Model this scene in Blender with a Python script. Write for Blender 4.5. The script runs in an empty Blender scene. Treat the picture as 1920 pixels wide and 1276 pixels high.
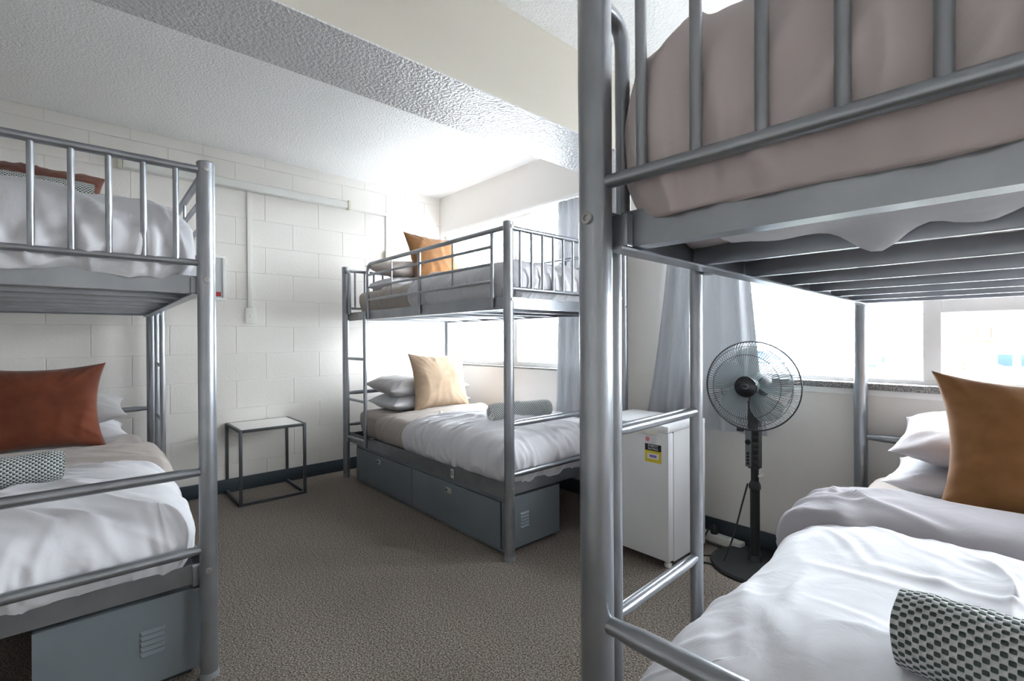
import bpy, bmesh, math, random
import numpy as np
from mathutils import Vector, Matrix, noise as mn
random.seed(7)
R = math.radians
D = bpy.data
scene = bpy.context.scene
COL = scene.collection

# ------------------------------------------------------------------ camera
F_PX, YAW, PITCH, ROLL = 896.3, R(47.985), R(-0.1985), R(-0.325)
cam_d = D.cameras.new('camera'); cam = D.objects.new('camera', cam_d); COL.objects.link(cam)
cam_d.sensor_fit = 'HORIZONTAL'; cam_d.sensor_width = 36.0
cam_d.lens = F_PX * 36.0 / 1920.0
cam_d.clip_start = 0.02; cam_d.clip_end = 500
_f = Vector((-math.sin(YAW) * math.cos(PITCH), math.cos(YAW) * math.cos(PITCH), math.sin(PITCH)))
_r = Vector((math.cos(YAW), math.sin(YAW), 0)); _u = _r.cross(_f)
_c, _s = math.cos(ROLL), math.sin(ROLL)
_r2 = _r * _c + _u * _s; _u2 = _u * _c - _r * _s
cam.matrix_world = Matrix(((_r2.x, _u2.x, -_f.x, 3.9536), (_r2.y, _u2.y, -_f.y, -2.618),
                           (_r2.z, _u2.z, -_f.z, 1.1006), (0, 0, 0, 1)))
scene.camera = cam

# ------------------------------------------------------------------ world, daylight, exposure
world = D.worlds.new('overcast_sky'); scene.world = world
world.use_nodes = True
bg = world.node_tree.nodes['Background']
bg.inputs[0].default_value = (0.945, 0.975, 1.0, 1)
bg.inputs[1].default_value = 9.0
vs = scene.view_settings
vs.view_transform = 'Standard'; vs.look = 'None'; vs.gamma = 1.0; vs.use_curve_mapping = False
vs.exposure = 2.5
scene.cycles.use_denoising = True
scene.cycles.max_bounces = 10
scene.cycles.diffuse_bounces = 8
scene.cycles.transparent_max_bounces = 16
scene.cycles.sample_clamp_indirect = 8.0
scene.cycles.caustics_reflective = False
scene.cycles.caustics_refractive = False

def portal(name, x0, x1, z0, z1, y):
    l = D.lights.new(name, 'AREA'); l.shape = 'RECTANGLE'; l.size = x1 - x0; l.size_y = z1 - z0
    l.cycles.is_portal = True
    o = D.objects.new(name, l); COL.objects.link(o)
    o.location = ((x0 + x1) / 2, y, (z0 + z1) / 2); o.rotation_euler = (R(-90), 0, 0)   # shines towards -y
portal('window_daylight', 0.02, 1.98, 0.90, 2.10, 0.16)
portal('window_daylight', 2.50, 3.95, 0.90, 2.10, 0.16)
portal('window_right_offscreen', 3.95, 6.30, 0.90, 2.10, 0.16)      # the same window, beyond the frame

# ------------------------------------------------------------------ materials
def mat(name, col, rough=0.6, metal=0.0, spec=0.5, bump=None, vary=None, coat=0.0, sheen=0.0):
    m = D.materials.new(name); m.use_nodes = True
    nt = m.node_tree; p = nt.nodes['Principled BSDF']
    p.inputs['Base Color'].default_value = (*col, 1); p.inputs['Roughness'].default_value = rough
    p.inputs['Metallic'].default_value = metal; p.inputs['Specular IOR Level'].default_value = spec
    p.inputs['Coat Weight'].default_value = coat
    p.inputs['Sheen Weight'].default_value = sheen
    tc = nt.nodes.new('ShaderNodeTexCoord')
    if bump:                                    # (scale, strength, distance, detail)
        n = nt.nodes.new('ShaderNodeTexNoise'); n.inputs['Scale'].default_value = bump[0]
        n.inputs['Detail'].default_value = bump[3] if len(bump) > 3 else 3
        if len(bump) > 4: n.inputs['Distortion'].default_value = bump[4]
        b = nt.nodes.new('ShaderNodeBump'); b.inputs['Strength'].default_value = bump[1]; b.inputs['Distance'].default_value = bump[2]
        nt.links.new(tc.outputs['Object'], n.inputs['Vector'])
        nt.links.new(n.outputs['Fac'], b.inputs['Height']); nt.links.new(b.outputs['Normal'], p.inputs['Normal'])
    if vary:                                    # (scale, col2, lo, hi, detail)
        n = nt.nodes.new('ShaderNodeTexNoise'); n.inputs['Scale'].default_value = vary[0]
        n.inputs['Detail'].default_value = vary[4] if len(vary) > 4 else 4
        r = nt.nodes.new('ShaderNodeValToRGB')
        r.color_ramp.elements[0].position = vary[2]; r.color_ramp.elements[0].color = (*col, 1)
        r.color_ramp.elements[1].position = vary[3]; r.color_ramp.elements[1].color = (*vary[1], 1)
        nt.links.new(tc.outputs['Object'], n.inputs['Vector'])
        nt.links.new(n.outputs['Fac'], r.inputs['Fac']); nt.links.new(r.outputs['Color'], p.inputs['Base Color'])
    return m

M = {}
M['block'] = mat('painted_block', (0.825, 0.80, 0.765), 0.55, spec=0.35, bump=(60, 0.25, 0.004, 4))
M['plaster'] = mat('painted_plaster', (0.79, 0.765, 0.735), 0.55, spec=0.3, bump=(25, 0.05, 0.004))
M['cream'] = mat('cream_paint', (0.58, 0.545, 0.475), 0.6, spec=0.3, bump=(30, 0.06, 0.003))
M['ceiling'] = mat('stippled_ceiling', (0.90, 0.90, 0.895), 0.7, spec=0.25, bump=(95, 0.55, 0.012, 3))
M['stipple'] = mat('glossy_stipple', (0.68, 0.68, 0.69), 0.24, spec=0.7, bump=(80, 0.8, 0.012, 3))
M['skirting'] = mat('dark_vinyl', (0.035, 0.05, 0.065), 0.45)
M['metal'] = mat('silver_grey_paint', (0.345, 0.36, 0.385), 0.30, metal=0.85, bump=(140, 0.05, 0.001), vary=(9, (0.27, 0.285, 0.31), 0.35, 0.75))
M['bolt'] = mat('bolt_steel', (0.42, 0.41, 0.40), 0.3, metal=0.9)
M['cap'] = mat('grey_plastic', (0.18, 0.19, 0.20), 0.5)
M['locker'] = mat('grey_locker_paint', (0.150, 0.174, 0.195), 0.42, metal=0.1, vary=(3, (0.165, 0.19, 0.212), 0.4, 0.6))
M['dark'] = mat('black_plinth_and_hole_shade', (0.03, 0.032, 0.035), 0.7)  # plinth black, also used as painted shade in the latch holes
M['chrome'] = mat('bright_latch', (0.75, 0.75, 0.73), 0.28, metal=0.8)
M['white_cloth'] = mat('white_cotton', (0.68, 0.68, 0.715), 0.85, spec=0.15, bump=(9, 0.30, 0.012, 7, 0.9), sheen=0.15)
M['taupe'] = mat('taupe_cotton', (0.42, 0.375, 0.345), 0.85, spec=0.15, bump=(9, 0.28, 0.012, 7, 0.9), sheen=0.15)
M['mauve'] = mat('mauve_cotton', (0.56, 0.49, 0.485), 0.85, spec=0.15, bump=(8, 0.35, 0.012, 7, 0.9), sheen=0.15)
M['grey_cloth'] = mat('grey_cotton', (0.46, 0.45, 0.455), 0.8, spec=0.2, bump=(9, 0.28, 0.012, 7, 0.9), sheen=0.2)
M['silver_cloth'] = mat('grey_lilac_cotton', (0.50, 0.48, 0.50), 0.85, spec=0.2, bump=(9, 0.28, 0.012, 7, 0.9))
M['lilac'] = mat('lilac_grey_cotton', (0.40, 0.385, 0.41), 0.85, spec=0.2, bump=(9, 0.28, 0.012, 7, 0.9))
M['rust'] = mat('rust_velvet', (0.105, 0.026, 0.012), 0.8, spec=0.15, vary=(7, (0.17, 0.047, 0.021), 0.35, 0.7, 6), sheen=0.25)
M['tan'] = mat('tan_suede', (0.22, 0.098, 0.033), 0.85, spec=0.15, vary=(8, (0.31, 0.15, 0.058), 0.35, 0.7, 6), sheen=0.25)
M['beige'] = mat('beige_suede', (0.50, 0.365, 0.25), 0.85, spec=0.15, vary=(9, (0.60, 0.46, 0.335), 0.35, 0.7, 6), sheen=0.25)
M['curtain'] = mat('grey_curtain', (0.46, 0.48, 0.515), 0.75, spec=0.25, bump=(300, 0.1, 0.001))
def cloth_translucent(m, fac):
    nt = m.node_tree; p = nt.nodes['Principled BSDF']; out = nt.nodes['Material Output']
    t = nt.nodes.new('ShaderNodeBsdfTranslucent'); t.inputs['Color'].default_value = p.inputs['Base Color'].default_value
    x = nt.nodes.new('ShaderNodeMixShader'); x.inputs['Fac'].default_value = fac
    nt.links.new(p.outputs[0], x.inputs[1]); nt.links.new(t.outputs[0], x.inputs[2]); nt.links.new(x.outputs[0], out.inputs['Surface'])
cloth_translucent(M['curtain'], 0.025)
M['white_paint'] = mat('white_gloss_paint', (0.82, 0.82, 0.81), 0.35)
M['frame'] = mat('white_window_frame', (0.80, 0.80, 0.80), 0.4)
M['granite'] = mat('speckled_granite', (0.10, 0.10, 0.10), 0.4, vary=(220, (0.42, 0.41, 0.40), 0.42, 0.62, 2))
M['plastic'] = mat('white_plastic', (0.80, 0.79, 0.75), 0.4)
M['yellowed'] = mat('yellowed_plastic', (0.70, 0.68, 0.56), 0.45)
M['diffuser'] = mat('milky_diffuser', (0.78, 0.79, 0.76), 0.3)
M['table_metal'] = mat('gunmetal_paint', (0.075, 0.08, 0.085), 0.4, metal=0.4)
M['table_top'] = mat('white_stone_top', (0.78, 0.77, 0.75), 0.35)
M['fridge'] = mat('white_enamel', (0.78, 0.79, 0.81), 0.35, bump=(180, 0.04, 0.001))
M['black'] = mat('black_plastic', (0.018, 0.02, 0.022), 0.38)
M['black_gloss'] = mat('black_gloss', (0.02, 0.022, 0.025), 0.15)
M['panel_grey'] = mat('grey_panel', (0.16, 0.17, 0.18), 0.45)
M['wire'] = mat('dark_wire', (0.05, 0.055, 0.06), 0.3, metal=0.6)
M['lyellow'] = mat('label_yellow', (0.72, 0.58, 0.03), 0.5)
M['lblack'] = mat('label_black', (0.012, 0.012, 0.012), 0.5)
M['lwhite'] = mat('label_white', (0.75, 0.75, 0.76), 0.5)
M['lpink'] = mat('label_pink', (0.75, 0.22, 0.30), 0.5)
M['lviolet'] = mat('label_violet', (0.22, 0.16, 0.50), 0.5)
M['lred'] = mat('label_red', (0.50, 0.02, 0.03), 0.5)
M['paper'] = mat('paper', (0.62, 0.65, 0.68), 0.6)
M['tag_purple'] = mat('purple_tag', (0.10, 0.08, 0.45), 0.6)
M['fin'] = mat('white_aluminium', (0.82, 0.84, 0.86), 0.45)

def carpet():
    m = D.materials.new('grey_brown_carpet'); m.use_nodes = True
    nt = m.node_tree; p = nt.nodes['Principled BSDF']; p.inputs['Roughness'].default_value = 0.95
    p.inputs['Specular IOR Level'].default_value = 0.1
    tc = nt.nodes.new('ShaderNodeTexCoord')
    n1 = nt.nodes.new('ShaderNodeTexNoise'); n1.inputs['Scale'].default_value = 165; n1.inputs['Detail'].default_value = 2; n1.inputs['Roughness'].default_value = 0.7
    n2 = nt.nodes.new('ShaderNodeTexNoise'); n2.inputs['Scale'].default_value = 2.3; n2.inputs['Detail'].default_value = 3
    r = nt.nodes.new('ShaderNodeValToRGB')
    e = r.color_ramp.elements
    e[0].position = 0.37; e[0].color = (0.064, 0.052, 0.043, 1); e[1].position = 0.64; e[1].color = (0.385, 0.34, 0.298, 1)
    mid = e.new(0.5); mid.color = (0.185, 0.159, 0.138, 1)
    mx = nt.nodes.new('ShaderNodeMixRGB'); mx.blend_type = 'MULTIPLY'; mx.inputs['Fac'].default_value = 0.26
    r2 = nt.nodes.new('ShaderNodeValToRGB'); r2.color_ramp.elements[0].position = 0.3; r2.color_ramp.elements[0].color = (0.72, 0.70, 0.68, 1)
    r2.color_ramp.elements[1].position = 0.65; r2.color_ramp.elements[1].color = (1, 1, 1, 1)
    b = nt.nodes.new('ShaderNodeBump'); b.inputs['Strength'].default_value = 0.7; b.inputs['Distance'].default_value = 0.004
    for n in (n1, n2): nt.links.new(tc.outputs['Object'], n.inputs['Vector'])
    nt.links.new(n1.outputs['Fac'], r.inputs['Fac']); nt.links.new(n2.outputs['Fac'], r2.inputs['Fac'])
    nt.links.new(r.outputs['Color'], mx.inputs['Color1']); nt.links.new(r2.outputs['Color'], mx.inputs['Color2'])
    nt.links.new(mx.outputs['Color'], p.inputs['Base Color'])
    nt.links.new(n1.outputs['Fac'], b.inputs['Height']); nt.links.new(b.outputs['Normal'], p.inputs['Normal'])
    return m
M['carpet'] = carpet()

def glass():
    m = D.materials.new('window_glass'); m.use_nodes = True
    nt = m.node_tree; nt.nodes.remove(nt.nodes['Principled BSDF'])
    out = nt.nodes['Material Output']
    t = nt.nodes.new('ShaderNodeBsdfTransparent'); t.inputs['Color'].default_value = (0.95, 0.97, 0.98, 1)
    g = nt.nodes.new('ShaderNodeBsdfGlossy'); g.inputs['Roughness'].default_value = 0.02
    x = nt.nodes.new('ShaderNodeMixShader'); x.inputs['Fac'].default_value = 0.05
    nt.links.new(t.outputs[0], x.inputs[1]); nt.links.new(g.outputs[0], x.inputs[2]); nt.links.new(x.outputs[0], out.inputs['Surface'])
    return m
M['glass'] = glass()

def blade_mat():
    m = D.materials.new('smoky_translucent_blade'); m.use_nodes = True
    nt = m.node_tree; nt.nodes.remove(nt.nodes['Principled BSDF'])
    out = nt.nodes['Material Output']
    t = nt.nodes.new('ShaderNodeBsdfTransparent'); t.inputs['Color'].default_value = (0.86, 0.91, 0.92, 1)
    g = nt.nodes.new('ShaderNodeBsdfPrincipled'); g.inputs['Base Color'].default_value = (0.58, 0.67, 0.69, 1); g.inputs['Roughness'].default_value = 0.25
    x = nt.nodes.new('ShaderNodeMixShader'); x.inputs['Fac'].default_value = 0.5
    nt.links.new(t.outputs[0], x.inputs[1]); nt.links.new(g.outputs[0], x.inputs[2]); nt.links.new(x.outputs[0], out.inputs['Surface'])
    return m
M['blade'] = blade_mat()

def towel_mat():
    m = D.materials.new('green_white_check_towel'); m.use_nodes = True
    nt = m.node_tree; p = nt.nodes['Principled BSDF']; p.inputs['Roughness'].default_value = 0.95
    p.inputs['Specular IOR Level'].default_value = 0.1
    uv = nt.nodes.new('ShaderNodeTexCoord'); sp = nt.nodes.new('ShaderNodeSeparateXYZ')
    nt.links.new(uv.outputs['UV'], sp.inputs[0])
    def math_(op, a, b=None):
        n = nt.nodes.new('ShaderNodeMath'); n.operation = op
        for i, v in enumerate((a, b)):
            if v is None: continue
            if isinstance(v, (int, float)): n.inputs[i].default_value = v
            else: nt.links.new(v, n.inputs[i])
        return n.outputs[0]
    su = math_('SINE', math_('MULTIPLY', sp.outputs[0], math.pi / 0.0078))
    sv = math_('SINE', math_('MULTIPLY', sp.outputs[1], math.pi / 0.0064))
    pr = math_('MULTIPLY', su, sv)
    r = nt.nodes.new('ShaderNodeValToRGB'); e = r.color_ramp.elements
    e[0].position = 0.50; e[0].color = (0.74, 0.75, 0.75, 1); e[1].position = 0.58; e[1].color = (0.10, 0.135, 0.125, 1)
    nt.links.new(math_('ADD', math_('MULTIPLY', pr, 0.5), 0.5), r.inputs['Fac'])
    nt.links.new(r.outputs['Color'], p.inputs['Base Color'])
    b = nt.nodes.new('ShaderNodeBump'); b.inputs['Strength'].default_value = 1.0; b.inputs['Distance'].default_value = 0.004
    nt.links.new(math_('ABSOLUTE', pr), b.inputs['Height']); nt.links.new(b.outputs['Normal'], p.inputs['Normal'])
    return m
M['towel'] = towel_mat()

# ------------------------------------------------------------------ mesh helpers
class MB:
    def __init__(s): s.v = []; s.f = []; s.uv = None
    def add(s, verts, faces):
        o = len(s.v); s.v += [tuple(v) for v in verts]; s.f += [tuple(i + o for i in f) for f in faces]; return s
    def box(s, x0, x1, y0, y1, z0, z1):
        x0, x1 = min(x0, x1), max(x0, x1); y0, y1 = min(y0, y1), max(y0, y1); z0, z1 = min(z0, z1), max(z0, z1)
        v = [(x, y, z) for x in (x0, x1) for y in (y0, y1) for z in (z0, z1)]
        return s.add(v, [(0, 1, 3, 2), (4, 6, 7, 5), (0, 4, 5, 1), (2, 3, 7, 6), (0, 2, 6, 4), (1, 5, 7, 3)])
    def cbox(s, x0, x1, y0, y1, z0, z1, c=0.004):
        "box with chamfered edges"
        bm = bmesh.new(); bmesh.ops.create_cube(bm, size=1)
        for v in bm.verts:
            v.co = Vector(((x0 + x1) / 2 + v.co.x * abs(x1 - x0), (y0 + y1) / 2 + v.co.y * abs(y1 - y0), (z0 + z1) / 2 + v.co.z * abs(z1 - z0)))
        bmesh.ops.bevel(bm, geom=bm.edges[:], offset=c, segments=2, affect='EDGES', profile=0.6)
        bm.verts.index_update()
        s.add([v.co[:] for v in bm.verts], [[v.index for v in f.verts] for f in bm.faces]); bm.free(); return s
    def tube(s, pts, r, n=12, caps=True, closed=False):
        pts = [Vector(p) for p in pts]; k = len(pts)
        rs = r if isinstance(r, (list, tuple)) else [r] * k
        t = []
        for i in range(k):
            if closed: a, b = pts[i - 1], pts[(i + 1) % k]
            else: a, b = pts[max(i - 1, 0)], pts[min(i + 1, k - 1)]
            t.append((b - a).normalized())
        up = Vector((0, 0, 1)) if abs(t[0].z) < 0.9 else Vector((1, 0, 0))
        nrm = (up - t[0] * up.dot(t[0])).normalized()
        o = len(s.v)
        for i in range(k):
            nrm = (nrm - t[i] * nrm.dot(t[i])).normalized(); bn = t[i].cross(nrm)
            for j in range(n):
                a = 2 * math.pi * j / n
                s.v.append(tuple(pts[i] + (nrm * math.cos(a) + bn * math.sin(a)) * rs[i]))
        for i in range(k if closed else k - 1):
            i2 = (i + 1) % k
            for j in range(n):
                s.f.append((o + i * n + j, o + i * n + (j + 1) % n, o + i2 * n + (j + 1) % n, o + i2 * n + j))
        if caps and not closed:
            s.f.append(tuple(o + j for j in reversed(range(n)))); s.f.append(tuple(o + (k - 1) * n + j for j in range(n)))
        return s
    def lathe(s, prof, n=32, M4=None):
        "prof: list of (r,z) revolved about z"
        o = len(s.v); M4 = M4 or Matrix()
        for r, z in prof:
            for j in range(n):
                a = 2 * math.pi * j / n
                s.v.append(tuple(M4 @ Vector((r * math.cos(a), r * math.sin(a), z))))
        for i in range(len(prof) - 1):
            for j in range(n):
                s.f.append((o + i * n + j, o + i * n + (j + 1) % n, o + (i + 1) * n + (j + 1) % n, o + (i + 1) * n + j))
        s.f.append(tuple(o + j for j in reversed(range(n)))); s.f.append(tuple(o + (len(prof) - 1) * n + j for j in range(n)))
        return s
    def build(s, name, material, parent=None, smooth=True, angle=35, weld=False):
        me = D.meshes.new(name); me.from_pydata(s.v, [], s.f); me.update()
        if s.uv:
            ul = me.uv_layers.new(name='UVMap')
            for l in me.loops: ul.data[l.index].uv = s.uv[l.vertex_index]
        bm = bmesh.new(); bm.from_mesh(me)
        if weld: bmesh.ops.remove_doubles(bm, verts=bm.verts[:], dist=0.0002)
        bmesh.ops.recalc_face_normals(bm, faces=bm.faces[:]); bm.to_mesh(me); bm.free()
        if smooth:
            me.polygons.foreach_set('use_smooth', [True] * len(me.polygons)); me.set_sharp_from_angle(angle=R(angle))
        me.materials.append(M[material] if isinstance(material, str) else material)
        ob = D.objects.new(name, me); COL.objects.link(ob)
        if parent: ob.parent = parent
        return ob

def fillet(pts, r, n=6):
    pts = [Vector(p) for p in pts]; out = [pts[0]]
    for i in range(1, len(pts) - 1):
        a = (pts[i - 1] - pts[i]).normalized(); b = (pts[i + 1] - pts[i]).normalized()
        p0, p1 = pts[i] + a * r, pts[i] + b * r
        for k in range(n + 1):
            t = k / n
            out.append(p0 * (1 - t) ** 2 + pts[i] * 2 * t * (1 - t) + p1 * t * t)
    out.append(pts[-1]); return out

def empty(name, loc=(0, 0, 0), rz=0.0):
    o = D.objects.new(name, None); COL.objects.link(o); o.location = loc; o.rotation_euler = (0, 0, rz); o.empty_display_size = 0.1
    return o
def tag(o, label, cat, group=None):
    o['label'] = label; o['category'] = cat
    if group: o['group'] = group
    return o
def struct(o, label=None):
    o['kind'] = 'structure'
    if label: o['label'] = label
    return o
def part(o, label): o['label'] = label; return o

# ------------------------------------------------------------------ room shell
RX, RY, H = 6.4, -4.4, 2.478            # room runs x 0..RX, y RY..0
struct(MB().box(-0.2, RX + 0.2, RY - 0.2, 0.25, -0.12, 0).build('floor', 'carpet', smooth=False), 'grey brown cut pile carpet floor')
struct(MB().box(-0.2, RX + 0.2, RY - 0.2, 0.25, H, H + 0.12).build('ceiling', 'ceiling', smooth=False), 'white stippled ceiling')
beam = struct(empty('ceiling_beam', (2.126, 0, 2.08)), 'boxed ceiling beam with cream side and rough stippled underside')
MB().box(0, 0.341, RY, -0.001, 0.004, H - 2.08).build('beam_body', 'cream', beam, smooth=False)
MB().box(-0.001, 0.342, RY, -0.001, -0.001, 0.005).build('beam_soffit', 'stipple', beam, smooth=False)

# block wall: each block is a piece of its own
wl = struct(MB().box(-0.2, -0.0045, RY - 0.2, 0.25, 0, H).build('wall_left', 'block', smooth=False), 'white painted concrete block wall')
block_cache = {}
def block_mesh(w, h):
    k = (round(w, 3), round(h, 3))
    if k not in block_cache:
        a, b = w / 2, h / 2
        e = [(-0.006, a - 0.0005, b - 0.0005), (-0.0012, a - 0.0015, b - 0.0010), (0, a - 0.0045, b - 0.0022)]
        mb = MB(); v = []
        for x, p, q in e: v += [(x, -p, -q), (x, p, -q), (x, p, q), (x, -p, q)]
        f = [(8, 9, 10, 11)]
        for r in (0, 4):
            for i in range(4): f.append((r + i, r + (i + 1) % 4, r + 4 + (i + 1) % 4, r + 4 + i))
        mb.add(v, f); o = mb.build('concrete_block', 'block', None, smooth=False); block_cache[k] = o.data
        D.objects.remove(o)
    return block_cache[k]
for n in range(13):
    z0, z1 = max(0, 0.2 * n + 0.003), min(H, 0.2 * n + 0.203)
    if n == 0: z0 = 0
    off = 0.976 if n % 2 else 1.176
    edges = sorted({round(-off + 0.4 * k, 4) for k in range(-12, 12) if RY < -off + 0.4 * k < -0.01} | {RY, 0.0})
    for a, b in zip(edges, edges[1:]):
        if b - a < 0.02: continue
        o = D.objects.new('concrete_block', block_mesh(b - a, z1 - z0)); COL.objects.link(o); o.parent = wl
        o.location = (0, (a + b) / 2, (z0 + z1) / 2)

# window wall at y = 0
SILL, HEAD = 0.868, 2.106
W1 = (0.015, 2.0); W2 = (2.50, 6.3)
mb = MB()
mb.box(-0.2, RX + 0.2, 0, 0.2, 0, SILL).box(-0.2, RX + 0.2, 0, 0.2, HEAD, H)
mb.box(-0.2, W1[0], 0, 0.2, SILL, HEAD).box(W1[1], W2[0], 0, 0.2, SILL, HEAD).box(W2[1], RX + 0.2, 0, 0.2, SILL, HEAD)
struct(mb.build('wall_right', 'plaster', smooth=False), 'off white painted window wall')
struct(MB().box(-0.2, RX + 0.2, RY - 0.2, RY, 0, H).build('wall_back', 'plaster', smooth=False), 'plain painted wall')
struct(MB().box(RX, RX + 0.2, RY, 0, 0, H).build('wall_end', 'plaster', smooth=False), 'plain painted end wall')
struct(MB().cbox(0.0, 0.010, RY, -0.01, 0, 0.098, 0.002).build('baseboard_left', 'skirting'), 'dark vinyl skirting along the block wall')
struct(MB().cbox(0.0, RX, -0.010, 0.0, 0, 0.098, 0.002).build('baseboard_right', 'skirting'), 'dark vinyl skirting under the windows')
struct(MB().cbox(2.0, 2.5, -0.006, 0.0, 0.862, 0.872, 0.001).build('trim_1', 'plaster'), 'thin painted trim line between the windows')

def window(name, x0, x1, mullions, sash):
    w = struct(empty(name, ((x0 + x1) / 2, 0.09, SILL)), 'white framed window')
    ox = (x0 + x1) / 2; oy, oz = 0.09, SILL; h = HEAD - SILL; a, b = x0 - ox, x1 - ox; t = 0.045
    for n_, bx in (('frame_bottom', (a, b, -0.03, 0.03, 0, t)), ('frame_top', (a, b, -0.03, 0.03, h - t, h)),
                   ('frame_side', (a, a + t, -0.03, 0.03, t, h - t)), ('frame_side', (b - t, b, -0.03, 0.03, t, h - t))):
        MB().cbox(*bx, 0.004).build(n_, 'frame', w)
    xs = [a] + [m - ox for m in mullions] + [b]
    for m in mullions: MB().cbox(m - ox - 0.03, m - ox + 0.03, -0.032, 0.03, t, h - t, 0.004).build('mullion', 'frame', w)
    for i in range(len(xs) - 1):
        MB().box(xs[i], xs[i + 1], -0.003, 0.003, 0.01, h - 0.01).build('pane', 'glass', w, smooth=False)
        if i in sash:
            p, q = xs[i] + 0.03, xs[i + 1] - 0.03; zt = 1.235 - oz
            MB().cbox(p, q, -0.03, 0.028, zt - 0.035, zt + 0.03, 0.004).build('transom', 'frame', w)
            s = MB()
            for bx in ((p + .005, q - .005, -0.045, -0.02, zt + 0.035, zt + 0.075), (p + .005, q - .005, -0.045, -0.02, h - 0.09, h - 0.05),
                       (p + .005, p + 0.045, -0.045, -0.02, zt + 0.0755, h - 0.0905), (q - 0.045, q - .005, -0.045, -0.02, zt + 0.0755, h - 0.0905)): s.cbox(*bx, 0.003)
            s.build('sash', 'frame', w)
    return w
window('window_1', W1[0], W1[1], [1.02], [])
window('window_2', W2[0], W2[1], [3.64, 4.75, 5.55], [1, 3])
# sills
struct(MB().cbox(W2[0], W2[1], -0.022, 0.06, 0.866, 0.894, 0.003).build('trim_2', 'granite'), 'speckled granite window sill')
struct(MB().cbox(W2[0], W2[1], -0.014, 0.0, 0.838, 0.865, 0.003).build('trim_3', 'white_paint'), 'white painted nosing under the granite sill')
struct(MB().cbox(W1[0], W1[1], -0.004, 0.06, 0.862, 0.876, 0.003).build('trim_4', 'granite'), 'thin speckled granite window sill')

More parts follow.
